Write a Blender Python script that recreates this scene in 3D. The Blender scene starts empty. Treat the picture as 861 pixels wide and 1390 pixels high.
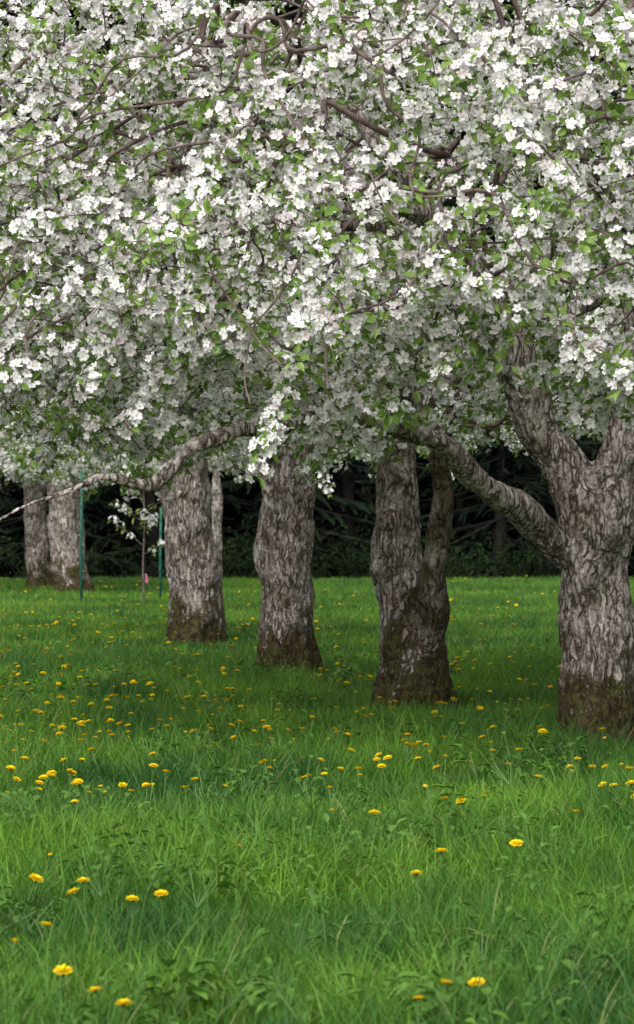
import bpy, math, random, time
import numpy as np
from mathutils import Vector, noise, Matrix, kdtree
T_START=time.time()
rng=np.random.default_rng(11)
random.seed(5)
scene=bpy.context.scene
scene.view_settings.view_transform='Standard'
scene.view_settings.look='None'
scene.view_settings.exposure=0

# ------------------------------------------------------------------ helpers
def link(o): scene.collection.objects.link(o); return o
def new_mesh(name,V,F,mats=(),mi=None,smooth=False):
    me=bpy.data.meshes.new(name)
    me.from_pydata(np.asarray(V,dtype=float).tolist() if not isinstance(V,list) else V,[],F)
    for m in mats: me.materials.append(m)
    if mi is not None: me.polygons.foreach_set('material_index',np.asarray(mi,dtype=np.int32))
    if smooth: me.polygons.foreach_set('use_smooth',np.ones(len(me.polygons),dtype=bool))
    me.update(); return me
def obj(name,me,parent=None):
    o=bpy.data.objects.new(name,me); link(o)
    if parent is not None:
        o.parent=parent; o.matrix_parent_inverse=Matrix.Translation(-Vector(parent.location))
    return o
def empty(name,loc):
    o=bpy.data.objects.new(name,None); o.location=loc; o.empty_display_size=0.3; link(o); return o
def unit(v):
    v=np.asarray(v,float); return v/(np.linalg.norm(v)+1e-9)
def frame(d,spin=None):
    d=unit(d); a=np.array([0,0,1.]) if abs(d[2])<0.9 else np.array([1.,0,0])
    x=unit(np.cross(a,d)); y=np.cross(d,x)
    s=rng.uniform(0,2*math.pi) if spin is None else spin
    c,sn=math.cos(s),math.sin(s)
    return np.stack([c*x+sn*y,-sn*x+c*y,d],axis=1)
class Geo:
    def __init__(s): s.V=[];s.F=[];s.M=[];s.n=0
    def add(s,v,f,m=0):
        v=np.asarray(v,float); s.V.append(v)
        for q in f: s.F.append([i+s.n for i in q]); s.M.append(m)
        s.n+=len(v)
    def mesh(s,name,mats,smooth=False): return new_mesh(name,np.concatenate(s.V),s.F,mats,s.M,smooth)
def tube(g,P,R,sides=6,m=0,cap=False):
    P=np.asarray(P,float); n=len(P)
    T=np.gradient(P,axis=0); T/=np.linalg.norm(T,axis=1)[:,None]+1e-9
    a=np.array([0,0,1.]) if abs(T[0][2])<0.9 else np.array([1.,0,0])
    u=unit(np.cross(a,T[0])); vs=[]
    ang=np.arange(sides)*2*math.pi/sides
    for i in range(n):
        u=unit(u-np.dot(u,T[i])*T[i]); w=np.cross(T[i],u)
        vs.append(P[i]+R[i]*(np.cos(ang)[:,None]*u+np.sin(ang)[:,None]*w))
    f=[[i*sides+j,i*sides+(j+1)%sides,(i+1)*sides+(j+1)%sides,(i+1)*sides+j] for i in range(n-1) for j in range(sides)]
    if cap:
        f.append(list(range(sides))[::-1]); f.append([(n-1)*sides+j for j in range(sides)])
    g.add(np.concatenate(vs),f,m)
def dens(poly,step=0.08):
    A=np.asarray(poly,float)
    B=np.vstack([2*A[0]-A[1],A,2*A[-1]-A[-2]]); out=[]
    for i in range(1,len(B)-2):
        k=max(2,int(np.linalg.norm(B[i+1][:3]-B[i][:3])/step))
        for t in np.arange(k)/k:
            out.append(0.5*((2*B[i])+(-B[i-1]+B[i+1])*t+(2*B[i-1]-5*B[i]+4*B[i+1]-B[i+2])*t*t+(-B[i-1]+3*B[i]-3*B[i+1]+B[i+2])*t**3))
    out.append(A[-1]); return np.array(out)

# ------------------------------------------------------------------ materials
def mat(name):
    m=bpy.data.materials.new(name); m.use_nodes=True; nt=m.node_tree; nt.nodes.clear()
    return m,nt,nt.nodes,nt.links
def N(nt,t,**k):
    n=nt.nodes.new(t)
    for a,b in k.items():
        if a in n.inputs: n.inputs[a].default_value=b
        else: setattr(n,a,b)
    return n
def ramp(nt,stops,inp):
    r=nt.nodes.new('ShaderNodeValToRGB'); e=r.color_ramp.elements
    while len(e)<len(stops): e.new(0.5)
    for el,(p,c) in zip(e,stops):
        el.position=p; el.color=(c[0],c[1],c[2],1) if not isinstance(c,(int,float)) else (c,c,c,1)
    nt.links.new(inp,r.inputs[0]); return r.outputs[0]
def mix(nt,f,a,b,bt='MIX'):
    m=nt.nodes.new('ShaderNodeMix'); m.data_type='RGBA'; m.blend_type=bt
    for i,v in ((0,f),(6,a),(7,b)):
        if hasattr(v,'links'): nt.links.new(v,m.inputs[i])
        elif i==0: m.inputs[0].default_value=v
        else: m.inputs[i].default_value=(v[0],v[1],v[2],1)
    return m.outputs[2]
def noise_tex(nt,vec,scale,detail=3,rough=0.55):
    n=N(nt,'ShaderNodeTexNoise'); n.inputs['Scale'].default_value=scale; n.inputs['Detail'].default_value=detail
    n.inputs['Roughness'].default_value=rough; nt.links.new(vec,n.inputs['Vector']); return n
def leafy(name,colfn,rough=0.5,trans=0.35,spec=0.3,transcol=None):
    m,nt,nn,l=mat(name)
    geo=N(nt,'ShaderNodeNewGeometry'); col=colfn(nt,geo.outputs['Position'])
    if spec>0:
        p=N(nt,'ShaderNodeBsdfPrincipled'); p.inputs['Roughness'].default_value=rough
        p.inputs['Specular IOR Level'].default_value=spec; l.new(col,p.inputs['Base Color'])
    else:
        p=N(nt,'ShaderNodeBsdfDiffuse'); l.new(col,p.inputs['Color'])
    out=N(nt,'ShaderNodeOutputMaterial')
    if trans<=0:
        l.new(p.outputs[0],out.inputs[0]); return m
    t=N(nt,'ShaderNodeBsdfTranslucent'); ms=N(nt,'ShaderNodeMixShader'); ms.inputs[0].default_value=trans
    tc=mix(nt,0.5,col,transcol) if transcol else col
    l.new(tc,t.inputs['Color'])
    l.new(p.outputs[0],ms.inputs[1]); l.new(t.outputs[0],ms.inputs[2]); l.new(ms.outputs[0],out.inputs[0])
    return m
def attr_rand(nt,name='tint'):
    a=N(nt,'ShaderNodeAttribute'); a.attribute_name=name; return a.outputs['Fac']
def c_petal(nt,pos):
    n=noise_tex(nt,pos,9,0)
    return ramp(nt,[(0.30,(0.86,0.77,0.81)),(0.42,(0.89,0.86,0.875)),(0.7,(0.90,0.89,0.885))],n.outputs['Fac'])
def c_leaf(nt,pos):
    n=noise_tex(nt,pos,7,1)
    return ramp(nt,[(0.3,(0.09,0.175,0.028)),(0.5,(0.165,0.285,0.052)),(0.72,(0.27,0.40,0.09))],n.outputs['Fac'])
def c_grass(nt,pos):
    big=noise_tex(nt,pos,0.62,2).outputs['Fac']; mid=noise_tex(nt,pos,3.2,2).outputs['Fac']
    a=ramp(nt,[(0.40,(0.024,0.090,0.024)),(0.5,(0.066,0.175,0.022)),(0.60,(0.145,0.300,0.028))],big)
    b=ramp(nt,[(0.38,(0.028,0.100,0.022)),(0.62,(0.130,0.275,0.028))],mid)
    c=mix(nt,0.42,a,b)
    t=attr_rand(nt)
    return mix(nt,ramp(nt,[(0.95,0.0),(0.975,0.8)],t),mix(nt,0.6,c,ramp(nt,[(0,(0.50,0.56,0.5)),(0.5,(1,1,1)),(0.9,(1.5,1.38,1.2))],t),'MULTIPLY'),(0.28,0.27,0.11))
M_petal=leafy('blossom_petal',c_petal,0.7,0.24,0)
M_leaf=leafy('apple_leaf',c_leaf,0.42,0.3,0.4,(0.36,0.54,0.07))
M_grass=leafy('grass_blades',c_grass,0.5,0.2,0.2,(0.16,0.36,0.03))
def const(c,c2=None,sc=6):
    def f(nt,pos):
        n=noise_tex(nt,pos,sc,1); d=c2 or tuple(x*0.7 for x in c)
        return ramp(nt,[(0.3,d),(0.7,c)],n.outputs['Fac'])
    return f
M_stamen=leafy('blossom_stamen',const((0.68,0.60,0.30)),0.7,0,0)
M_dand=leafy('dandelion_yellow',const((0.88,0.70,0.015),(0.82,0.56,0.01),60),0.7,0.15,0)
M_stem=leafy('green_stem',const((0.10,0.20,0.05)),0.5,0)
M_weed=leafy('weed_leaf',const((0.11,0.23,0.032),(0.06,0.15,0.022)),0.5,0.2)
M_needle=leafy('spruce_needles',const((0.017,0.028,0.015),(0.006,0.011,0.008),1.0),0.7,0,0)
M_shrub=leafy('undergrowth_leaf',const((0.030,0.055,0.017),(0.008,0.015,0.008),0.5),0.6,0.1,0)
def simple(name,c,c2,sc,rough=0.8,bump=0.0):
    m,nt,nn,l=mat(name); geo=N(nt,'ShaderNodeNewGeometry')
    n=noise_tex(nt,geo.outputs['Position'],sc,4,0.65); col=ramp(nt,[(0.35,c),(0.65,c2)],n.outputs['Fac'])
    p=N(nt,'ShaderNodeBsdfPrincipled'); p.inputs['Roughness'].default_value=rough; p.inputs['Specular IOR Level'].default_value=0.25
    out=N(nt,'ShaderNodeOutputMaterial'); l.new(col,p.inputs['Base Color']); l.new(p.outputs[0],out.inputs[0])
    if bump:
        b=N(nt,'ShaderNodeBump'); b.inputs['Strength'].default_value=bump; b.inputs['Distance'].default_value=0.01
        l.new(n.outputs['Fac'],b.inputs['Height']); l.new(b.outputs[0],p.inputs['Normal'])
    return m
M_twig=simple('twig_bark',(0.065,0.040,0.036),(0.20,0.145,0.135),14,0.8,0.4)
M_sbark=simple('spruce_bark',(0.008,0.007,0.006),(0.018,0.015,0.013),6,0.9,0.5)
M_stake=simple('green_stake_paint',(0.015,0.09,0.07),(0.02,0.12,0.09),5,0.5)
M_tag=simple('pink_tag',(0.50,0.14,0.25),(0.55,0.18,0.30),5,0.6)
def bark():
    m,nt,nn,l=mat('apple_bark'); geo=N(nt,'ShaderNodeNewGeometry'); pos=geo.outputs['Position']
    warp=noise_tex(nt,pos,5,3); 
    wm=N(nt,'ShaderNodeVectorMath',operation='SCALE'); l.new(warp.outputs['Color'],wm.inputs[0]); wm.inputs['Scale'].default_value=0.14
    ad=N(nt,'ShaderNodeVectorMath',operation='ADD'); l.new(pos,ad.inputs[0]); l.new(wm.outputs[0],ad.inputs[1])
    mp=N(nt,'ShaderNodeMapping'); mp.inputs['Scale'].default_value=(1,1,0.17); l.new(ad.outputs[0],mp.inputs[0])
    vo=N(nt,'ShaderNodeTexVoronoi',feature='DISTANCE_TO_EDGE'); vo.inputs['Scale'].default_value=27; l.new(mp.outputs[0],vo.inputs['Vector'])
    n1=noise_tex(nt,mp.outputs[0],34,5,0.75).outputs['Fac']; n2=noise_tex(nt,pos,4.5,4,0.6).outputs['Fac']; n3=noise_tex(nt,pos,60,4,0.8).outputs['Fac']
    plate=ramp(nt,[(0.38,(0.11,0.085,0.075)),(0.46,(0.33,0.285,0.26)),(0.53,(0.55,0.505,0.48)),(0.61,(0.80,0.76,0.73))],mix(nt,0.42,n1,n3))
    tone=ramp(nt,[(0.35,(0.64,0.58,0.53)),(0.6,(1.10,1.06,1.04))],n2)
    col=mix(nt,1.0,plate,tone,'MULTIPLY')
    fis=ramp(nt,[(0.0,0.0),(0.08,0.35),(0.19,1.0)],vo.outputs['Distance'])
    nf=noise_tex(nt,pos,10,4,0.7).outputs['Fac']
    fis2=mix(nt,ramp(nt,[(0.46,0.0),(0.64,0.85)],nf),fis,(1,1,1))
    col=mix(nt,fis2,(0.052,0.038,0.031),col)
    sep=N(nt,'ShaderNodeSeparateXYZ'); l.new(pos,sep.inputs[0])
    mn=noise_tex(nt,pos,5,5,0.75).outputs['Fac']
    ma=N(nt,'ShaderNodeMath',operation='MULTIPLY_ADD'); l.new(mn,ma.inputs[0]); ma.inputs[1].default_value=-2.4; l.new(sep.outputs['Z'],ma.inputs[2])
    ad2=N(nt,'ShaderNodeMath',operation='ADD'); l.new(ma.outputs[0],ad2.inputs[0]); ad2.inputs[1].default_value=0.86
    mask=ramp(nt,[(0.0,0.95),(0.18,0.0)],ad2.outputs[0])
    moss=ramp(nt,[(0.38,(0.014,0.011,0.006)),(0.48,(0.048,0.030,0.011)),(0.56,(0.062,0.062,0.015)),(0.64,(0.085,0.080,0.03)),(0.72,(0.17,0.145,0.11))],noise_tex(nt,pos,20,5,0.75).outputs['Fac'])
    col=mix(nt,mask,col,moss)
    pad=ramp(nt,[(0.58,0.0),(0.67,0.7)],noise_tex(nt,pos,3.1,5,0.7).outputs['Fac'])
    col=mix(nt,pad,col,(0.085,0.072,0.028))
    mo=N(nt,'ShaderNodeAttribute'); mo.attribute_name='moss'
    col=mix(nt,mo.outputs['Fac'],col,moss)  # paints limb shade into the bark, in the same moss colours
    p=N(nt,'ShaderNodeBsdfPrincipled'); p.inputs['Roughness'].default_value=0.9; p.inputs['Specular IOR Level'].default_value=0.1
    hm=N(nt,'ShaderNodeMath',operation='MULTIPLY_ADD'); l.new(n1,hm.inputs[0]); hm.inputs[1].default_value=1.4; l.new(fis2,hm.inputs[2])
    b=N(nt,'ShaderNodeBump'); b.inputs['Strength'].default_value=1.0; b.inputs['Distance'].default_value=0.014
    l.new(hm.outputs[0],b.inputs['Height']); l.new(b.outputs[0],p.inputs['Normal'])
    out=N(nt,'ShaderNodeOutputMaterial'); l.new(col,p.inputs['Base Color']); l.new(p.outputs[0],out.inputs[0])
    return m
M_bark=bark()
def ground_mat():
    m,nt,nn,l=mat('meadow_ground'); geo=N(nt,'ShaderNodeNewGeometry'); pos=geo.outputs['Position']
    a=ramp(nt,[(0.35,(0.03,0.065,0.014)),(0.6,(0.06,0.12,0.02))],noise_tex(nt,pos,3,4,0.7).outputs['Fac'])
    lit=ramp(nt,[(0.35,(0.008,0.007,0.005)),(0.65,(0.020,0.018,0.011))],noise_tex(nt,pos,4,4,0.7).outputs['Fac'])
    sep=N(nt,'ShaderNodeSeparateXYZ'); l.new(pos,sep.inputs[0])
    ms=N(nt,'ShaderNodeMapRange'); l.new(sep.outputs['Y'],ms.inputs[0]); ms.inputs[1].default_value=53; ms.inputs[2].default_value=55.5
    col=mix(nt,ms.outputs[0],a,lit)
    p=N(nt,'ShaderNodeBsdfPrincipled'); p.inputs['Roughness'].default_value=0.95; p.inputs['Specular IOR Level'].default_value=0.1
    out=N(nt,'ShaderNodeOutputMaterial'); l.new(col,p.inputs['Base Color']); l.new(p.outputs[0],out.inputs[0]); return m
M_ground=ground_mat()

# ------------------------------------------------------------------ instancing through geometry nodes
def make_coll(name,meshes):
    c=bpy.data.collections.new(name)
    for i,me in enumerate(meshes):
        o=bpy.data.objects.new('%s_part_%02d'%(name,i),me); c.objects.link(o)
    return c
def scatter(name,coll,P,E,S,I,parent=None,realize=False):
    me=bpy.data.meshes.new(name); n=len(P)
    me.vertices.add(n); me.vertices.foreach_set('co',np.asarray(P,np.float32).ravel())
    a=me.attributes.new('rot','FLOAT_VECTOR','POINT'); a.data.foreach_set('vector',np.asarray(E,np.float32).ravel())
    a=me.attributes.new('scl','FLOAT','POINT'); a.data.foreach_set('value',np.asarray(S,np.float32))
    a=me.attributes.new('idx','INT','POINT'); a.data.foreach_set('value',np.asarray(I,np.int32))
    o=obj(name,me,parent)
    ng=bpy.data.node_groups.new(name+'_nodes','GeometryNodeTree')
    ng.interface.new_socket('Geometry',in_out='INPUT',socket_type='NodeSocketGeometry')
    ng.interface.new_socket('Geometry',in_out='OUTPUT',socket_type='NodeSocketGeometry')
    gi=ng.nodes.new('NodeGroupInput'); go=ng.nodes.new('NodeGroupOutput')
    ip=ng.nodes.new('GeometryNodeInstanceOnPoints'); ci=ng.nodes.new('GeometryNodeCollectionInfo')
    ci.inputs['Collection'].default_value=coll; ci.inputs['Separate Children'].default_value=True; ci.inputs['Reset Children'].default_value=True
    def na(nm,t):
        x=ng.nodes.new('GeometryNodeInputNamedAttribute'); x.data_type=t; x.inputs['Name'].default_value=nm; return x.outputs['Attribute']
    er=ng.nodes.new('FunctionNodeEulerToRotation')
    L=ng.links
    L.new(gi.outputs[0],ip.inputs['Points']); L.new(ci.outputs[0],ip.inputs['Instance'])
    ip.inputs['Pick Instance'].default_value=True
    L.new(na('idx','INT'),ip.inputs['Instance Index'])
    L.new(na('rot','FLOAT_VECTOR'),er.inputs[0]); L.new(er.outputs[0],ip.inputs['Rotation'])
    L.new(na('scl','FLOAT'),ip.inputs['Scale'])
    if realize:
        rz=ng.nodes.new('GeometryNodeRealizeInstances'); L.new(ip.outputs[0],rz.inputs[0]); L.new(rz.outputs[0],go.inputs[0])
    else: L.new(ip.outputs[0],go.inputs[0])
    md=o.modifiers.new('instances','NODES'); md.node_group=ng
    return o
def eulers(D):
    out=[]
    for d in D:
        out.append(tuple(Matrix(frame(d).tolist()).to_euler('XYZ')))
    return np.array(out)

# ------------------------------------------------------------------ blossom / leaf clusters
def add_leaf(g,o,d,up,Ln,W,m,curl=0.25,lo=False):
    d=unit(d); s=unit(np.cross(d,up)); n=np.cross(s,d)
    def p(t,w,h): return o+d*Ln*t*(1-0.1*curl*t)+s*W*w+n*(h-curl*Ln*t*t)
    f=0.22*W
    if lo:
        v=[p(0,0,0),p(.5,-.5,f),p(.5,.5,f),p(1,0,0)]; g.add(v,[[0,2,3],[0,3,1]],m); return
    v=[p(0,0,0),p(.32,-.5,f),p(.32,0,0),p(.32,.5,f),p(.68,-.42,f),p(.68,0,0),p(.68,.42,f),p(1,0,0)]
    g.add(v,[[0,3,2],[0,2,1],[2,3,6,5],[1,2,5,4],[5,6,7],[4,5,7]],m)
def flower(g,c,axis,R,lo=False):
    Fm=frame(axis); op=rng.uniform(0.10,0.60)
    for k in range(5):
        a=k*2*math.pi/5+rng.normal(0,0.1); ca,sa=math.cos(a),math.sin(a)
        up=op+rng.normal(0,0.12); r=R*rng.uniform(0.88,1.1)
        def q(t,w,h):
            x=r*t*math.cos(up*0.9); z=r*t*math.sin(up)*0.9+h*r
            y=w*r
            return c+Fm@np.array([ca*x-sa*y,sa*x+ca*y,z])
        if lo:
            v=[q(.05,0,0),q(.68,-.38,.06),q(1,0,.0),q(.68,.38,.06)]; g.add(v,[[0,3,2],[0,2,1]],0)
        else:
            v=[q(.08,0,0),q(.5,-.36,.06),q(.52,0,-.05),q(.5,.36,.06),q(.93,-.26,.10),q(1.0,0,.02),q(.93,.26,.10)]
            g.add(v,[[0,3,2],[0,2,1],[2,3,6,5],[1,2,5,4]],0)
    if lo: return
    v=[c+Fm@np.array([R*.16*math.cos(t),R*.16*math.sin(t),R*.28]) for t in (0,1.57,3.14,4.71)]+[c+Fm@np.array([0,0,R*.02])]
    g.add(v,[[0,1,2,3],[0,4,1],[1,4,2],[2,4,3],[3,4,0]],2)
def cluster(nf,nl,Lsc=1.0,lo=False):
    g=Geo()
    base=np.array([0,0,-0.03]); dirs=[]
    for i in range(nf):
        for _ in range(12):
            th=rng.uniform(0,2*math.pi); ph=math.acos(rng.uniform(-0.15,1.0))*0.95
            d=np.array([math.sin(ph)*math.cos(th),math.sin(ph)*math.sin(th),math.cos(ph)])
            if all(np.dot(d,e)<.62 for e in dirs): break
        dirs.append(d)
        c=base+d*rng.uniform(0.040,0.064)
        flower(g,c,unit(d+rng.normal(0,0.22,3)),rng.uniform(0.023,0.029),lo)
        if not lo: tube(g,[base,c],[0.0009,0.0009],3,3)
    for i in range(nl):
        th=rng.uniform(0,2*math.pi); el=rng.uniform(-0.7,0.8)
        d=np.array([math.cos(th)*math.cos(el),math.sin(th)*math.cos(el),math.sin(el)])
        add_leaf(g,base+d*rng.uniform(0.018,0.04),d,np.array([0,0,1.])+rng.normal(0,0.35,3),rng.uniform(0.036,0.062)*Lsc,rng.uniform(0.019,0.031)*Lsc,1,rng.uniform(0,0.5),lo)
    tube(g,[[0,0,-0.07],base],[0.003,0.002],3 if lo else 4,3)
    return g.mesh('blossom_cluster',[M_petal,M_leaf,M_stamen,M_twig])
SPEC=[(8,4,1),(9,4,1),(6,5,1),(10,3,1),(6,5,1),(8,4,1),(0,7,1.15),(0,6,1.25),(2,6,1.0),(0,6,1.0)]
C_bl=make_coll('blossom_clusters',[cluster(*s) for s in SPEC])
C_lo=make_coll('blossom_clusters_small',[cluster(*s,lo=True) for s in SPEC])
NB=6; NT=10

# ------------------------------------------------------------------ tree building
def grow(P0,par0,len0,ok0,T,bf,step=0.13):
    pos=[np.array(p) for p in P0]; par=list(par0); pl=list(len0)
    n=len(T); best=np.full(n,1e9); bi=np.zeros(n,int); done=np.zeros(n,bool)
    def relax(i):
        c=np.sqrt(((T-pos[i])**2).sum(1))+bf*pl[i]
        m=(c<best)&~done; best[m]=c[m]; bi[m]=i
    for i in range(len(pos)):
        if ok0[i]: relax(i)
    for _ in range(n):
        t=int(np.argmin(best)); i=int(bi[t]); done[t]=True; best[t]=2e9
        a=pos[i]; b=T[t]; d=np.linalg.norm(b-a); k=max(1,int(math.ceil(d/step)))
        bow=rng.normal(0,0.09,3)*d+np.array([0,0,0.10*d]); prev=i
        for j in range(1,k+1):
            s=j/k; q=a+(b-a)*s+bow*4*s*(1-s)*0.5+(rng.normal(0,0.012,3) if j<k else 0)
            pos.append(q); par.append(prev); pl.append(pl[prev]+d/k); prev=len(pos)-1; relax(prev)
    return np.array(pos),par
def apple_tree(loc,limbs,crown,ntar,voxel,bark_amp=1.0,cscale=1.0,tip_r=0.0026,shoots=80,ok_z=1.35,burls=(),keepfn=None,attach=None,boughs=(),coll=None,extra=None,pb=0.66,shade_limbs=(),realize=False,cprob=(0.85,0.45)):
    root=empty('apple_tree',loc)
    g=Geo(); gb=Geo(); P0=[];par0=[];len0=[];ok0=[]; RR=[]; LI=[]
    for li,poly in enumerate(list(limbs)+list(boughs)):
        D=dens(poly,0.07); isb=li>=len(limbs)
        if li>0:
            fq=2.2 if isb else 3; so=li*3.7
            w=np.array([[noise.noise(Vector((p[0]*fq+so,p[1]*fq,p[2]*fq))),noise.noise(Vector((p[0]*fq,p[1]*fq+9+so,p[2]*fq))),noise.noise(Vector((p[0]*fq+so,p[1]*fq,p[2]*fq+21)))] for p in D])
            fade=np.clip(np.arange(len(D))/6,0,1)[:,None]; D[:,:3]+=w*(0.30 if isb else 0.05)*fade
        base=len(P0)
        if li==0: pi=-1; pl=0
        else:
            Q=np.array(P0); pi=int(np.argmin(((Q-D[0,:3])**2).sum(1))); pl=len0[pi]
        if isb: tube(gb,np.vstack([P0[pi],D[:,:3]]),np.append(D[0,3],D[:,3]),7)
        else: tube(g,D[:,:3],D[:,3],20 if voxel<0.02 else 12,0,True)
        for k,p in enumerate(D):
            P0.append(p[:3]); par0.append(pi if k==0 else base+k-1)
            pl=pl+(0 if k==0 else np.linalg.norm(p[:3]-D[k-1][:3])); len0.append(pl*0.55)
            ok0.append(p[2]>ok_z and p[3]<0.17 and (attach is None or attach(p))); RR.append(p[3]); LI.append(li)
    me=g.mesh('wood',[M_bark]); o=obj('wood_tmp',me)
    md=o.modifiers.new('r','REMESH'); md.mode='VOXEL'; md.voxel_size=voxel; md.use_smooth_shade=True
    dg=bpy.context.evaluated_depsgraph_get(); m2=bpy.data.meshes.new_from_object(o.evaluated_get(dg))
    bpy.data.objects.remove(o)
    nv=len(m2.vertices); co=np.empty(nv*3,np.float32); m2.vertices.foreach_get('co',co); co=co.reshape(-1,3).astype(float)
    no=np.array([v.normal[:] for v in m2.vertices])
    kd=kdtree.KDTree(len(P0))
    for i,p in enumerate(P0): kd.insert(Vector(p),i)
    kd.balance(); nf=noise.noise; seed=loc[0]*7.3; shadev=np.zeros(nv,np.float32)
    for i in range(nv):
        x,y,z=co[i]; _,j,_=kd.find(Vector((x,y,z))); r=RR[j]; k=min(1.0,r/0.2)*bark_amp
        if LI[j] in shade_limbs: shadev[i]=max(0,min(.85,(.70+.7*nf(Vector((x*6,y*6,z*5))))))*min(1,max(0,(z-.45)/.15))  # painted shade on the listed limbs, broken up by noise
        d=0.06*k*nf(Vector((x*3.2+seed,y*3.2,z*2.4)))+0.036*k*nf(Vector((x*8+seed,y*8,z*3.6)))
        f=nf(Vector((x*20+seed+1.5*nf(Vector((x*5,y*5,z*5))),y*20,z*3.8)))
        d-=0.016*k*max(0.0,1-abs(f)*4)
        f2=nf(Vector((x*44+seed,y*44,z*12))); d+=0.011*k*f2
        if z<0.42 and r>0.12:
            t=1-max(z,0)/0.42; ang=math.atan2(y-P0[0][1],x-P0[0][0])
            d+=t*t*(0.03+0.10*nf(Vector((math.cos(ang)*1.9+seed,math.sin(ang)*1.9,0.3))))*bark_amp
        for (bx,by,bz,br,bh) in burls:
            dd=(x-bx)**2+(y-by)**2+(z-bz)**2
            if dd<4*br*br: d+=bh*math.exp(-dd/(br*br)*1.6)
        co[i]+=no[i]*d
    m2.vertices.foreach_set('co',co.astype(np.float32).ravel()); m2.update()
    at=m2.attributes.new('moss','FLOAT','POINT'); at.data.foreach_set('value',shadev)
    m2.materials.clear(); m2.materials.append(M_bark)
    m2.polygons.foreach_set('use_smooth',np.ones(len(m2.polygons),dtype=bool))
    m2.name='trunk_and_limbs'; obj('trunk_and_limbs',m2,root)
    cx,cy,cz,rx,ry,ru,rd,zl=crown
    T=[]
    while len(T)<ntar:
        v=rng.normal(size=3); v/=np.linalg.norm(v)
        s=rng.uniform(0.35,1.0)**0.45
        s*=1+0.14*noise.noise(Vector((v*2.1+seed).tolist()))
        p=np.array([cx+v[0]*rx*s,cy+v[1]*ry*s,cz+v[2]*(ru if v[2]>0 else rd)*s])
        zlow=(zl(p) if callable(zl) else zl)+0.28*noise.noise(Vector((p[0]*1.3+seed,p[1]*1.3,1)))
        if p[2]<zlow: continue
        if noise.noise(Vector((p[0]*1.8,p[1]*1.8+seed,p[2]*2.4)))<-0.15: continue
        if keepfn and rng.random()>keepfn(p): continue
        T.append(p)
    if extra is not None: T+=list(extra)
    T=np.array(T)
    pos,par=grow(P0,par0,len0,ok0,T,0.32)
    n0=len(P0)
    pos=list(pos)
    outer=[i for i in range(n0,len(pos))]
    for k in range(shoots):
        i=outer[rng.integers(len(outer))]; p=pos[i]
        out=np.array([p[0]-cx,p[1]-cy,0.0]); out=unit(out)
        d=unit(out+np.array([0,0,rng.uniform(-0.5,0.9)])+rng.normal(0,0.35,3)); L=rng.uniform(0.35,0.85); prev=i
        m=int(L/0.1)
        for j in range(m):
            d=unit(d+np.array([0,0,-0.12])); p=p+d*0.1
            if p[2]<1.45: break
            pos.append(p.copy()); par.append(prev); prev=len(pos)-1
    pos=np.array(pos); n=len(pos)
    ch=[[] for _ in range(n)]
    for i in range(n):
        if par[i]>=0: ch[par[i]].append(i)
    tips=np.zeros(n)
    for i in range(n-1,-1,-1):
        if i>=n0 and not ch[i]: tips[i]=1
        if par[i]>=0: tips[par[i]]+=tips[i]
    rad=tip_r*np.maximum(tips,1)**0.46
    starts=[i for i in range(n0,n) if par[i]<n0]
    stack=list(starts)
    while stack:
        i=stack.pop(); chain=[par[i],i]
        while ch[chain[-1]]:
            c=sorted(ch[chain[-1]],key=lambda q:-tips[q]); stack+=c[1:]; chain.append(c[0])
        P=pos[chain]; R=rad[chain].copy(); R[0]=R[1]*1.1; R[-1]*=0.6
        A=dens(np.column_stack([P,R]),0.07) if len(chain)>2 else np.column_stack([P,R])
        A[:,3]=np.maximum(A[:,3],0.0014)
        tube(gb,A[:,:3],A[:,3],5 if R[0]>0.008 else 3)
    obj('branches',gb.mesh('branches',[M_twig],True),root)
    CP=[];CD=[]
    def put(p):
        out=np.array([p[0]-cx,p[1]-cy,(p[2]-cz)*0.5])/rx
        dd=unit(out*0.9+np.array([0,0,0.35])+rng.normal(0,0.5,3))
        CP.append(p+dd*0.05); CD.append(dd)
    for i in range(n0):
        if LI[i]>=len(limbs) and RR[i]<.011 and rng.random()<.26 and pos[i][1]<cy+1: put(pos[i])
    for i in range(n0,n):
        if rad[i]>0.0105*tip_r/0.0026: continue
        q=pos[i]; a=pos[par[i]]
        for s,pr in ((1.0,cprob[0]),(0.5,cprob[1])):
            if rng.random()<pr: put(q*s+a*(1-s))
    CP=np.array(CP); E=eulers(CD); m=len(CP)
    fl=np.array([noise.noise(Vector((p*1.9).tolist())) for p in CP])
    isb=rng.random(m)<np.clip(pb+0.6*fl,0.28,0.97)
    I=np.where(isb,rng.integers(0,NB,m),rng.integers(NB,NT,m))
    scatter('blossom_and_leaves',coll or C_lo,CP,E,rng.uniform(0.8,1.2,m)*cscale,I,root,realize)
    print('tree',loc,'verts',nv,'nodes',n,'clusters',m,'t',round(time.time()-T_START,1))
    return root

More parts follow.
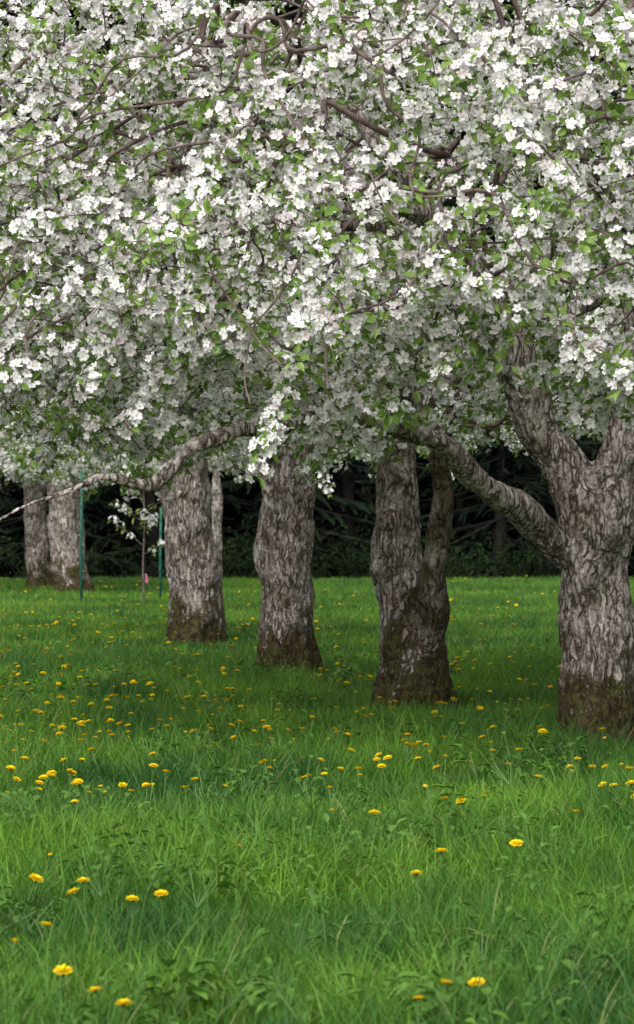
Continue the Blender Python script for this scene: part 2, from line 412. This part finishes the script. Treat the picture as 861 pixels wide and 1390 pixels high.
# nearest tree (right) with forked stem and a long low limb reaching left
Y=16.55
t1=[
 [(1.60,Y,-0.12,.27),(1.60,Y,.13,.245),(1.58,Y,.48,.215),(1.58,Y,.90,.205),(1.575,Y,1.14,.215),(1.60,Y,1.35,.21),(1.655,Y,1.55,.17)],
 [(1.55,Y,1.15,.17),(1.47,Y-.02,1.38,.155),(1.30,Y-.05,1.72,.125),(1.18,Y-.1,1.97,.115),(1.05,Y-.2,2.22,.105),(.85,Y-.45,2.6,.08),(.45,Y-.9,2.95,.05),(-.2,Y-1.3,3.25,.032),(-.9,Y-1.6,3.35,.02)],
 [(1.62,Y,1.2,.18),(1.70,Y,1.5,.17),(1.78,Y,1.8,.155),(1.85,Y,2.2,.14),(1.9,Y,2.8,.11),(2.0,Y-.1,3.5,.08),(1.9,Y-.2,4.3,.04)],
 [(1.50,Y-.05,1.05,.11),(1.33,Y-.12,1.16,.095),(1.08,Y-.5,1.36,.080),(.824,Y-.85,1.55,.070),(.66,Y-1.05,1.68,.062),(.344,Y-1.35,1.79,.048),(0,Y-1.75,1.80,.040),(-.227,Y-1.95,1.75,.038),(-.50,Y-2.15,1.68,.041),(-.62,Y-2.2,1.65,.038),(-.71,Y-2.2,1.54,.035),(-.80,Y-2.2,1.44,.036),(-.92,Y-2.25,1.445,.024),(-1.05,Y-2.3,1.48,.019),(-1.28,Y-2.4,1.39,.013),(-1.56,Y-2.5,1.29,.009)],
 [(1.80,Y,1.9,.12),(2.2,Y-.1,2.1,.09),(2.9,Y-.3,2.5,.07),(3.8,Y-.6,2.9,.04)],
 [(1.68,Y,1.5,.10),(2.0,Y-.1,1.6,.07),(2.6,Y-.3,1.75,.055),(3.4,Y-.5,2.0,.03)],
 [(1.82,Y,2.0,.10),(1.8,Y-.6,2.5,.07),(1.5,Y-1.4,2.95,.04),(1.1,Y-2.3,3.15,.026),(.8,Y-3.0,3.0,.018)],
 [(1.25,Y,1.9,.10),(1.1,Y+.6,2.5,.08),(.6,Y+1.5,3.1,.06),(0,Y+2.4,3.3,.03)],
 [(1.85,Y,2.3,.10),(2.2,Y+.8,2.9,.07),(2.6,Y+1.8,3.3,.04)],
 [(.80,Y-.5,2.65,.05),(.3,Y-.4,3.4,.035),(-.4,Y-.3,3.9,.02)],
 [(1.0,Y-.3,2.3,.045),(.5,Y-1.3,2.7,.032),(-.2,Y-2.3,2.75,.024),(-1.0,Y-2.7,2.5,.016)],
]
bo=[]
for k in range(74):
    a=math.radians(rng.uniform(172,308)); R0=rng.uniform(1.2,3.1); R1=rng.uniform(3.7,4.4)
    z0=rng.uniform(2.5,4.2); z1=z0-rng.uniform(.1,1.5); z1=max(z1,1.95); a1=a+rng.normal(0,.38); r=rng.uniform(.007,.017); hump=rng.uniform(0,.5)
    pl=[]
    for s in (0,.3,.55,.8,1.0):
        aa=a+(a1-a)*s; rr=R0+(R1-R0)*s**.8
        pl.append((1.35+rr*math.cos(aa),Y+rr*math.sin(aa)*.97,z0+(z1-z0)*s+hump*4*s*(1-s)*.8,r*(1-.68*s)))
    bo.append(pl)
ex=[np.array([rng.uniform(1.2,2.0),rng.uniform(13.6,15.0),rng.uniform(1.72,2.1)]) for _ in range(45)]
ex+=[np.array([rng.uniform(-2.3,-.7),rng.uniform(13.9,16.2),rng.uniform(2.6,4.0)]) for _ in range(150)]
apple_tree((1.60,Y,0),t1,(1.35,Y,2.35,3.9,3.7,2.7,1.0,lambda p:1.72 if p[0]<0.5 else 1.98),2750,0.0125,coll=C_bl,pb=.68,tip_r=.0030,cprob=(.80,.36),cscale=1.03,
   shoots=320,burls=((1.62,Y-.2,1.2,.09,.06),(1.45,Y-.18,1.42,.08,.04),(1.75,Y-.15,1.62,.07,.05)),boughs=bo,extra=ex,realize=True,
   keepfn=lambda p:(0.35 if p[0]>2.9 else 1)*(0.45 if p[1]>Y+1.0 else 1)*(0.5 if p[2]>4.3 else 1),attach=lambda p:not(p[0]<0.5 and p[2]<1.35))
# second tree
Y=19.2
t2=[
 [(.634,Y,-.12,.27),(.634,Y,.13,.25),(.61,Y,.49,.225),(.545,Y,.92,.175),(.51,Y,1.306,.155),(.53,Y,1.69,.125),(.55,Y,1.98,.12),(.5,Y,2.5,.10),(.4,Y,3.2,.07),(.3,Y,4.0,.03)],
 [(.68,Y-.14,.40,.10),(.735,Y-.26,.69,.10),(.765,Y-.33,1.02,.080),(.775,Y-.37,1.354,.070),(.80,Y-.4,1.69,.066),(.87,Y-.5,1.98,.06),(1.1,Y-.8,2.5,.05),(1.5,Y-1.2,3.0,.03)],
 [(.56,Y,1.8,.10),(.2,Y-.4,2.2,.075),(-.5,Y-.9,2.6,.05),(-1.3,Y-1.3,2.8,.025)],
 [(.55,Y,1.9,.10),(1.0,Y+.2,2.3,.075),(1.8,Y+.3,2.7,.05),(2.6,Y+.2,2.9,.025)],
 [(.52,Y,2.1,.10),(.3,Y+.8,2.7,.06),(0,Y+1.8,3.0,.03)],
 [(.54,Y,2.0,.09),(.4,Y-.9,2.5,.05),(.2,Y-1.9,2.6,.025)],
]
apple_tree((.634,Y,0),t2,(.6,Y,2.35,3.1,3.0,2.4,.8,1.85),1200,0.014,shoots=60,burls=((.46,Y-.14,1.28,.10,.07),(.56,Y-.14,1.55,.07,.05),(.42,Y-.1,.95,.08,.05)),keepfn=lambda p:.5 if p[2]>3.6 else 1,shade_limbs=(1,))  # front stem has its shade painted into the bark
# third
Y=23.1
t3=[
 [(-.231,Y,-.12,.25),(-.231,Y,.13,.235),(-.245,Y,.724,.222),(-.252,Y,1.186,.220),(-.243,Y,1.53,.205),(-.24,Y,1.82,.18),(-.25,Y,2.3,.12),(-.3,Y,3.0,.08),(-.3,Y,4.0,.03)],
 [(-.26,Y,1.7,.13),(-.7,Y-.3,2.15,.09),(-1.4,Y-.7,2.6,.06),(-2.2,Y-1,2.8,.03)],
 [(-.2,Y,1.75,.13),(.3,Y-.1,2.2,.09),(1.0,Y-.3,2.6,.06),(1.9,Y-.3,2.8,.03)],
 [(-.24,Y,2.0,.10),(-.3,Y-.9,2.5,.07),(-.4,Y-2,2.7,.03)],
 [(-.24,Y,2.1,.10),(-.2,Y+.9,2.6,.07),(-.1,Y+2,2.8,.03)],
]
apple_tree((-.231,Y,0),t3,(-.25,Y,2.4,3.0,2.9,2.4,.8,1.85),1050,0.016,shoots=50,burls=((-.40,Y-.1,1.5,.06,.03),),keepfn=lambda p:.4 if p[2]>3.6 else 1)
# fourth
Y=28.7
t4=[
 [(-1.16,Y,-.12,.29),(-1.165,Y,.13,.262),(-1.205,Y,.72,.255),(-1.256,Y,1.294,.25),(-1.29,Y,1.72,.23),(-1.3,Y,2.08,.19),(-1.35,Y,2.6,.12),(-1.3,Y,3.6,.06)],
 [(-1.32,Y,1.85,.14),(-1.8,Y-.3,2.3,.10),(-2.6,Y-.6,2.7,.06),(-3.5,Y-.8,2.8,.03)],
 [(-1.25,Y,1.9,.14),(-.7,Y-.1,2.3,.10),(.2,Y-.3,2.7,.06),(1.0,Y-.3,2.8,.03)],
 [(-1.3,Y,2.1,.11),(-1.4,Y-1,2.6,.07),(-1.5,Y-2,2.7,.03)],
 [(-1.3,Y,2.2,.11),(-1.2,Y+1,2.6,.07),(-1.1,Y+2,2.7,.03)],
]
apple_tree((-1.16,Y,0),t4,(-1.5,Y,2.5,3.4,3.2,2.6,.9,1.75),1200,0.019,cscale=1.05,shoots=50,burls=((-1.12,Y-.2,1.2,.1,.06),(-1.40,Y-.15,1.5,.09,.06)),keepfn=lambda p:.4 if p[2]>3.8 else 1)
def far_tree(x,y,r,lean,h=2.0,n=800,rc=3.2,cs=1.25):
    L=[[(x,y,-.12,r*1.15),(x,y,.13,r*1.05),(x+lean*.35,y,.8,r*.95),(x+lean*.75,y,1.5,r*.92),(x+lean,y,h,r*.75),(x+lean,y,h+.8,r*.45),(x+lean,y,h+1.8,r*.15)]]
    for a in (0.3,1.6,2.8,4.0,5.2):
        ca,sa=math.cos(a),math.sin(a)
        L.append([(x+lean,y,h-.15,r*.5),(x+lean+.6*ca,y+.6*sa,h+.35,r*.36),(x+lean+1.5*ca,y+1.5*sa,h+.8,r*.22),(x+lean+2.3*ca,y+2.3*sa,h+1,r*.1)])
    apple_tree((x,y,0),L,(x+lean,y,2.7,rc,rc,2.6,1.0,1.75),n,0.03,cscale=cs,shoots=20,tip_r=0.004,keepfn=lambda p:.4 if p[2]>3.8 else 1)
far_tree(-3.83,46,.29,-.14,n=600)
far_tree(-4.62,49,.22,-.10,n=500)
far_tree(-1.26,37,.075,.0,h=2.0,n=350,rc=2.2)

# ------------------------------------------------------------------ sapling, stakes
root=empty('apple_sapling',(-2.35,40,0)); g=Geo()
tr=dens([(-2.35,40,-.05,.016),(-2.36,40,.6,.015),(-2.34,40,1.2,.012),(-2.36,40,1.75,.007)],.15); tube(g,tr[:,:3],tr[:,3],6)
CP=[];CD=[]
for k in range(9):
    z=.75+.11*k; a=k*2.4; p=np.array([-2.35,40,z]); d=unit([math.cos(a),math.sin(a)*.5,.7]); L=rng.uniform(.3,.6)
    Q=[p+d*L*s+np.array([0,0,-.12*s*s*L]) for s in (0,.33,.66,1)]; tube(g,Q,[.006,.005,.004,.002],4)
    for s in (.4,.6,.8,1.0): CP.append(p+d*L*s); CD.append(unit(rng.normal(0,.6,3)+[0,0,.8]))
obj('stem',g.mesh('stem',[M_twig],True),root)
I=np.where(rng.random(len(CP))<.6,rng.integers(0,NB,len(CP)),rng.integers(NB,NT,len(CP)))
scatter('blossom_and_leaves',C_lo,CP,eulers(CD),rng.uniform(.9,1.3,len(CP)),I,root)
g=Geo(); x0,y0,z0=-2.33,39.98,.46
g.add([(x0,y0,z0),(x0+.035,y0-.01,z0),(x0+.038,y0+.01,z0-.09),(x0+.0,y0,z0-.09),(x0-.01,y0+.02,z0+.03),(x0+.03,y0-.03,z0+.03)],[[0,1,2,3],[0,1,5,4]],0)
obj('tag',g.mesh('tag',[M_tag]),root)
def stake(x,y,h):
    g=Geo(); tube(g,[(x,y,-.1),(x,y,h*.5),(x+.01,y,h)],[.020,.020,.018],8,0,True)
    for z in np.arange(.3,h-.05,.18): tube(g,[(x,y-.02,z),(x,y-.034,z+.02),(x,y-.02,z+.04)],[.006,.008,.006],5,0,True)
    obj('garden_stake',g.mesh('garden_stake',[M_stake],True))
stake(-3.28,41,1.90); stake(-2.26,42.5,1.40)

# ------------------------------------------------------------------ ground
g=Geo()
xs=np.concatenate([[-300,-120,-50],np.linspace(-20,20,41),[50,120,300]]); ys=np.concatenate([[-100,-30],np.linspace(0,60,61),[80,120,200,400]])
V=[(x,y,0 if (abs(x)>20 or y>60 or y<3) else 0.02*noise.noise(Vector((x*.5,y*.5,3)))) for y in ys for x in xs]; nx=len(xs)
g.add(V,[[j*nx+i,j*nx+i+1,(j+1)*nx+i+1,(j+1)*nx+i] for j in range(len(ys)-1) for i in range(nx-1)],0)
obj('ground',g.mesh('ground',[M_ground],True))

# ------------------------------------------------------------------ grass
def grass_patch(nb,size,hmin,hmax,wid,segs=3,tallp=.06):
    V=[];F=[];tint=[];n=0
    cl=rng.uniform(-size/2,size/2,(7,2))
    for k in range(nb):
        if rng.random()<.35: bx,by=cl[rng.integers(7)]+rng.normal(0,.018,2)
        else: bx,by=rng.uniform(-size/2,size/2,2)
        L=rng.uniform(hmin,hmax)*(1 if rng.random()>tallp else 1.35); w=wid*rng.uniform(.6,1.25)
        a=rng.uniform(0,2*math.pi); lean=rng.uniform(.05,.55); bend=rng.uniform(.1,1.2)
        hd=np.array([math.cos(a),math.sin(a),0]); fa=rng.uniform(0,6.28); sd=np.array([math.cos(fa),math.sin(fa),0])*w*.5
        p=np.array([bx,by,-.01]); th=lean; pts=[p]
        for s in range(segs):
            p=p+(hd*math.sin(th)+np.array([0,0,1])*math.cos(th))*L/segs; th+=bend*1.5/segs; pts.append(p)
        if segs==3:
            v=[pts[0]-sd,pts[0]+sd,pts[1]-sd,pts[1]+sd,pts[2]-sd*.75,pts[2]+sd*.75,pts[3]]
            F+=[[n,n+1,n+3,n+2],[n+2,n+3,n+5,n+4],[n+4,n+5,n+6]]
        else:
            v=[pts[0]-sd,pts[0]+sd,pts[1]-sd,pts[1]+sd,pts[2]]; F+=[[n,n+1,n+3,n+2],[n+2,n+3,n+4]]
        V+=v; tint+=[rng.random()]*len(v); n+=len(v)
    me=new_mesh('grass_patch',np.array(V),F,[M_grass])
    at=me.attributes.new('tint','FLOAT','POINT'); at.data.foreach_set('value',np.array(tint,np.float32)); return me
C_gr=make_coll('grass_patches',[grass_patch(360,.40,.06,.15,.0036,3,.03) for _ in range(4)]+[grass_patch(340,.42,.12,.26,.0044,3,.1) for _ in range(3)]
   +[grass_patch(700,.85,.08,.18,.009,2) for _ in range(3)])
P=[];I=[];S=[];E=[]
y=5.0
while y<55:
    hw=.125*y+2.0; x=-hw
    far=y>25; st=.64 if far else .31
    while x<hw:
        px,py=x+rng.uniform(-.08,.08),y+rng.uniform(-.08,.08)
        tall=noise.noise(Vector((px*.8,py*.5,5)))+.5*noise.noise(Vector((px*2.6,py*2.6,8)))
        I.append(rng.integers(7,10) if far else (rng.integers(4,7) if tall>.02 else rng.integers(0,4)))
        P.append((px,py,0)); S.append(rng.uniform(.75,1.18)); E.append((0 if far else rng.normal(0,.07),0 if far else rng.normal(0,.07),rng.uniform(0,6.28))); x+=st
    y+=st
scatter('meadow_grass',C_gr,P,E,S,I,None,True)
print('grass inst',len(P),time.time()-T_START)

def weed(n,L):
    g=Geo()
    for k in range(n):
        a=rng.uniform(0,6.28); el=rng.uniform(.2,1.0); d=np.array([math.cos(a)*math.cos(el),math.sin(a)*math.cos(el),math.sin(el)])
        o=d*rng.uniform(.03,.09); o[2]=abs(o[2])+rng.uniform(.01,.06); tube(g,[(0,0,0),o],[.0015,.001],3,1)
        add_leaf(g,o,unit(d+[0,0,-.4]),np.array([0,0,1.]),L*rng.uniform(.7,1.2),L*.62*rng.uniform(.8,1.1),0,.3)
    return g.mesh('weed',[M_weed,M_stem])
C_w=make_coll('weeds',[weed(9,.042),weed(12,.036),weed(8,.055)])
P=[]
while len(P)<620:
    y=rng.uniform(6,26); x=rng.uniform(-1,1)*(.12*y+1)
    if noise.noise(Vector((x*1.3,y*.9,2)))+(.3 if (9<y<12.5 and -.8<x<.8) else 0)>.12: P.append((x,y,rng.uniform(.02,.07)))
scatter('broadleaf_weeds',C_w,P,[(rng.normal(0,.15),rng.normal(0,.15),rng.uniform(0,6.28)) for _ in P],rng.uniform(.8,1.4,len(P)),rng.integers(0,3,len(P)))

def dandelion(h,Rh,openn):
    g=Geo(); bend=rng.uniform(-.03,.03)
    tube(g,[(0,0,0),(bend*.5,0,h*.5),(bend,0,h)],[.0022,.002,.002],5,1)
    c=np.array([bend,0,h])
    tube(g,[c-[0,0,.012],c-[0,0,.002]],[.003,.0065],7,1)
    for ring,(n,L,el) in enumerate(((20,1.0,.12),(18,.88,.38),(14,.68,.68),(10,.45,1.05))):
        for k in range(n):
            a=k*2*math.pi/n+ring*.2+rng.normal(0,.05); e=el+openn+rng.normal(0,.07); r=Rh*L*rng.uniform(.9,1.08)
            d=np.array([math.cos(a)*math.cos(e),math.sin(a)*math.cos(e),math.sin(e)]); s=np.array([-math.sin(a),math.cos(a),0])*r*.13
            g.add([c-s*.4,c+s*.4,c+d*r*.9+s,c+d*r*.9-s,c+d*r],[[0,1,2,3],[3,2,4]],0)
    return g.mesh('dandelion',[M_dand,M_stem])
C_d=make_coll('dandelion_plants',[dandelion(.16,.022,0),dandelion(.185,.020,.1),dandelion(.14,.019,.2),dandelion(.19,.021,-.05),dandelion(.15,.014,.6)])
P=[(-.52,7.15),(-.64,7.45),(-.64,8.7),(-.86,7.9),(-.55,8.7),(-.45,8.75),(-.55,12.6),(-1.0,12.6),(-1.1,13.0),(.33,9.2),(.42,7.15),(.27,7.05),(.42,10.1),(.68,10.0),(.98,11.3),(.30,13.6),(.65,11.6),(.10,11.6),(-.48,12.2),
   (-.60,14.6),(-1.15,14.2),(-1.4,13.8),(-.95,11.8),(-1.15,12.4),(-.70,9.0),(-.45,7.0),(.24,6.95),(.31,13.9),(.12,15.0),(.45,14.6),(-.9,10.2),(-.3,10.6),(.05,12.7),(.2,10.9),(.9,12.6),(1.1,13.4),(-.2,13.3),(-.75,13.2),(-.80,8.2),(-.95,9.3)]
n=0
while n<950:
    y=1/rng.uniform(1/53,1/12.0); x=rng.uniform(-1,1)*(.118*y+.5)
    w=.34+.5*noise.noise(Vector((x*1.7,y*.6,4)))
    u=x/(y*.108)
    if 15<y<30: w+=(.25 if u<-.25 else -.06)
    if y<15: w*=.55
    if y>30: w+=.2
    if rng.random()<w: P.append((x,y)); n+=1
E=[(rng.normal(0.15,.18),rng.normal(0,.18),rng.uniform(0,6.28)) for _ in P]
scatter('dandelions',C_d,[(x,y,0) for x,y in P],E,rng.uniform(.85,1.2,len(P)),rng.choice([0,1,2,3,3,4],len(P)))

# ------------------------------------------------------------------ conifer forest behind
def spruce(H):
    g=Geo(); tube(g,[(0,0,-.2),(.05,0,H*.5),(0,0,H)],[.13,.09,.02],7,1)
    z=.4
    while z<H-.3:
        t=z/H; Lm=2.5*(1-t)**.75*(.75 if z<2.2 else 1)
        for k in range(6):
            a=rng.uniform(0,6.28); L=Lm*rng.uniform(.6,1.1); h=np.array([math.cos(a),math.sin(a),0]); s=np.array([-h[1],h[0],0])
            pts=[np.array([0,0,z])+h*L*q+np.array([0,0,(.1-.45*q+.12*q*q)*L*.7]) for q in (0,.5,1)]
            tube(g,pts,[.022,.013,.004],3,1)
            if z<2.2 and rng.random()<.35: continue
            for j in range(14):
                q=rng.uniform(.12,1); c=np.array([0,0,z])+h*L*q+np.array([0,0,(.1-.45*q+.12*q*q)*L*.7])
                sd=s*rng.choice([-1,1])*rng.uniform(.2,.5)*(1.15-q)+h*rng.uniform(.1,.35)+np.array([0,0,rng.uniform(-.28,.02)])
                w=h*rng.uniform(.03,.07)+np.array([0,0,rng.uniform(-.04,.04)])
                g.add([c-w,c+w,c+sd+w*.4,c+sd-w*.3],[[0,1,2,3]],0)
        z+=rng.uniform(.26,.38)
    return g.mesh('spruce',[M_needle,M_sbark])
C_s=make_coll('spruces',[spruce(15),spruce(17),spruce(13.5)])
P=[]
for row,yy in enumerate((56.8,58.8,60.8,63.2,66,69.5)):
    x=-16+(row%2)*1.1
    while x<16: P.append((x+rng.uniform(-.7,.7),yy+rng.uniform(-.9,.9),0)); x+=rng.uniform(1.7,2.7)
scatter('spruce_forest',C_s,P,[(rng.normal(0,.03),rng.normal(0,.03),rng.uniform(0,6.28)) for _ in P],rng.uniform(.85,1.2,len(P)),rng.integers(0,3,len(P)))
def shrub():
    g=Geo()
    for k in range(9):
        a=rng.uniform(0,6.28); d=unit([math.cos(a)*.6,math.sin(a)*.6,1]); L=rng.uniform(.5,1.1)
        Q=[d*L*s+np.array([0,0,-.15*s*s]) for s in (0,.5,1)]; tube(g,Q,[.008,.006,.003],3,1)
        for j in range(14):
            p=d*L*rng.uniform(.25,1)+rng.normal(0,.07,3); add_leaf(g,p,rng.normal(0,1,3),np.array([0,0,1.])+rng.normal(0,.3,3),.08,.05,0,.2,True)
    return g.mesh('shrub',[M_shrub,M_sbark])
C_u=make_coll('shrubs',[shrub(),shrub(),shrub()])
P=[(x,rng.uniform(54.2,59),0) for x in rng.uniform(-13,13,190) if noise.noise(Vector((x*.45,1,1)))>-.22]
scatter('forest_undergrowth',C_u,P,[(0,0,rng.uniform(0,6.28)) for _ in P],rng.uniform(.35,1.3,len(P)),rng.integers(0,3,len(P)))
g=Geo(); xs=np.linspace(-90,90,46); ys=np.linspace(76,150,20)  # dark bank added behind the spruces to close sky gaps
V=[(x,y,-.3+ (y-76)*.42+1.8*noise.noise(Vector((x*.12,y*.12,0)))+.8*noise.noise(Vector((x*.5,y*.5,0)))) for y in ys for x in xs]
g.add(V,[[j*46+i,j*46+i+1,(j+1)*46+i+1,(j+1)*46+i] for j in range(19) for i in range(45)],0)
M_backdrop=simple('backdrop_dark',(0.005,0.007,0.005),(0.012,0.016,0.009),.9,.95,.6)
obj('backdrop_bank',g.mesh('backdrop_bank',[M_backdrop],True))

# ------------------------------------------------------------------ light, sky, camera
w=bpy.data.worlds.new('World'); scene.world=w; w.use_nodes=True; nt=w.node_tree; nt.nodes.clear()
sky=nt.nodes.new('ShaderNodeTexSky'); sky.sky_type='NISHITA'; sky.sun_disc=False
EL,AZ=math.radians(44),math.radians(197)
sky.sun_elevation=EL; sky.sun_rotation=AZ; sky.dust_density=3
hs=nt.nodes.new('ShaderNodeHueSaturation'); hs.inputs['Saturation'].default_value=0.25
bg=nt.nodes.new('ShaderNodeBackground'); bg.inputs['Strength'].default_value=0.15
out=nt.nodes.new('ShaderNodeOutputWorld')
nt.links.new(sky.outputs[0],hs.inputs['Color']); nt.links.new(hs.outputs[0],bg.inputs[0]); nt.links.new(bg.outputs[0],out.inputs[0])
sl=bpy.data.lights.new('sun','SUN'); sl.energy=4.0; sl.angle=math.radians(70); sl.color=(1,.98,.95)
so=bpy.data.objects.new('sun',sl); link(so)
dv=Vector((math.sin(AZ)*math.cos(EL),math.cos(AZ)*math.cos(EL),math.sin(EL)))
so.rotation_euler=dv.to_track_quat('Z','Y').to_euler()
so.location=dv*50
cd=bpy.data.cameras.new('camera'); co=bpy.data.objects.new('camera',cd); link(co)
co.location=(0,0,1.33); co.rotation_euler=(math.radians(90),0,0)
cd.sensor_fit='VERTICAL'; cd.sensor_height=36; cd.lens=103.6; cd.clip_end=1000; cd.clip_start=.1
cd.dof.use_dof=True; cd.dof.focus_distance=15; cd.dof.aperture_fstop=8
scene.camera=co
print('done',time.time()-T_START)
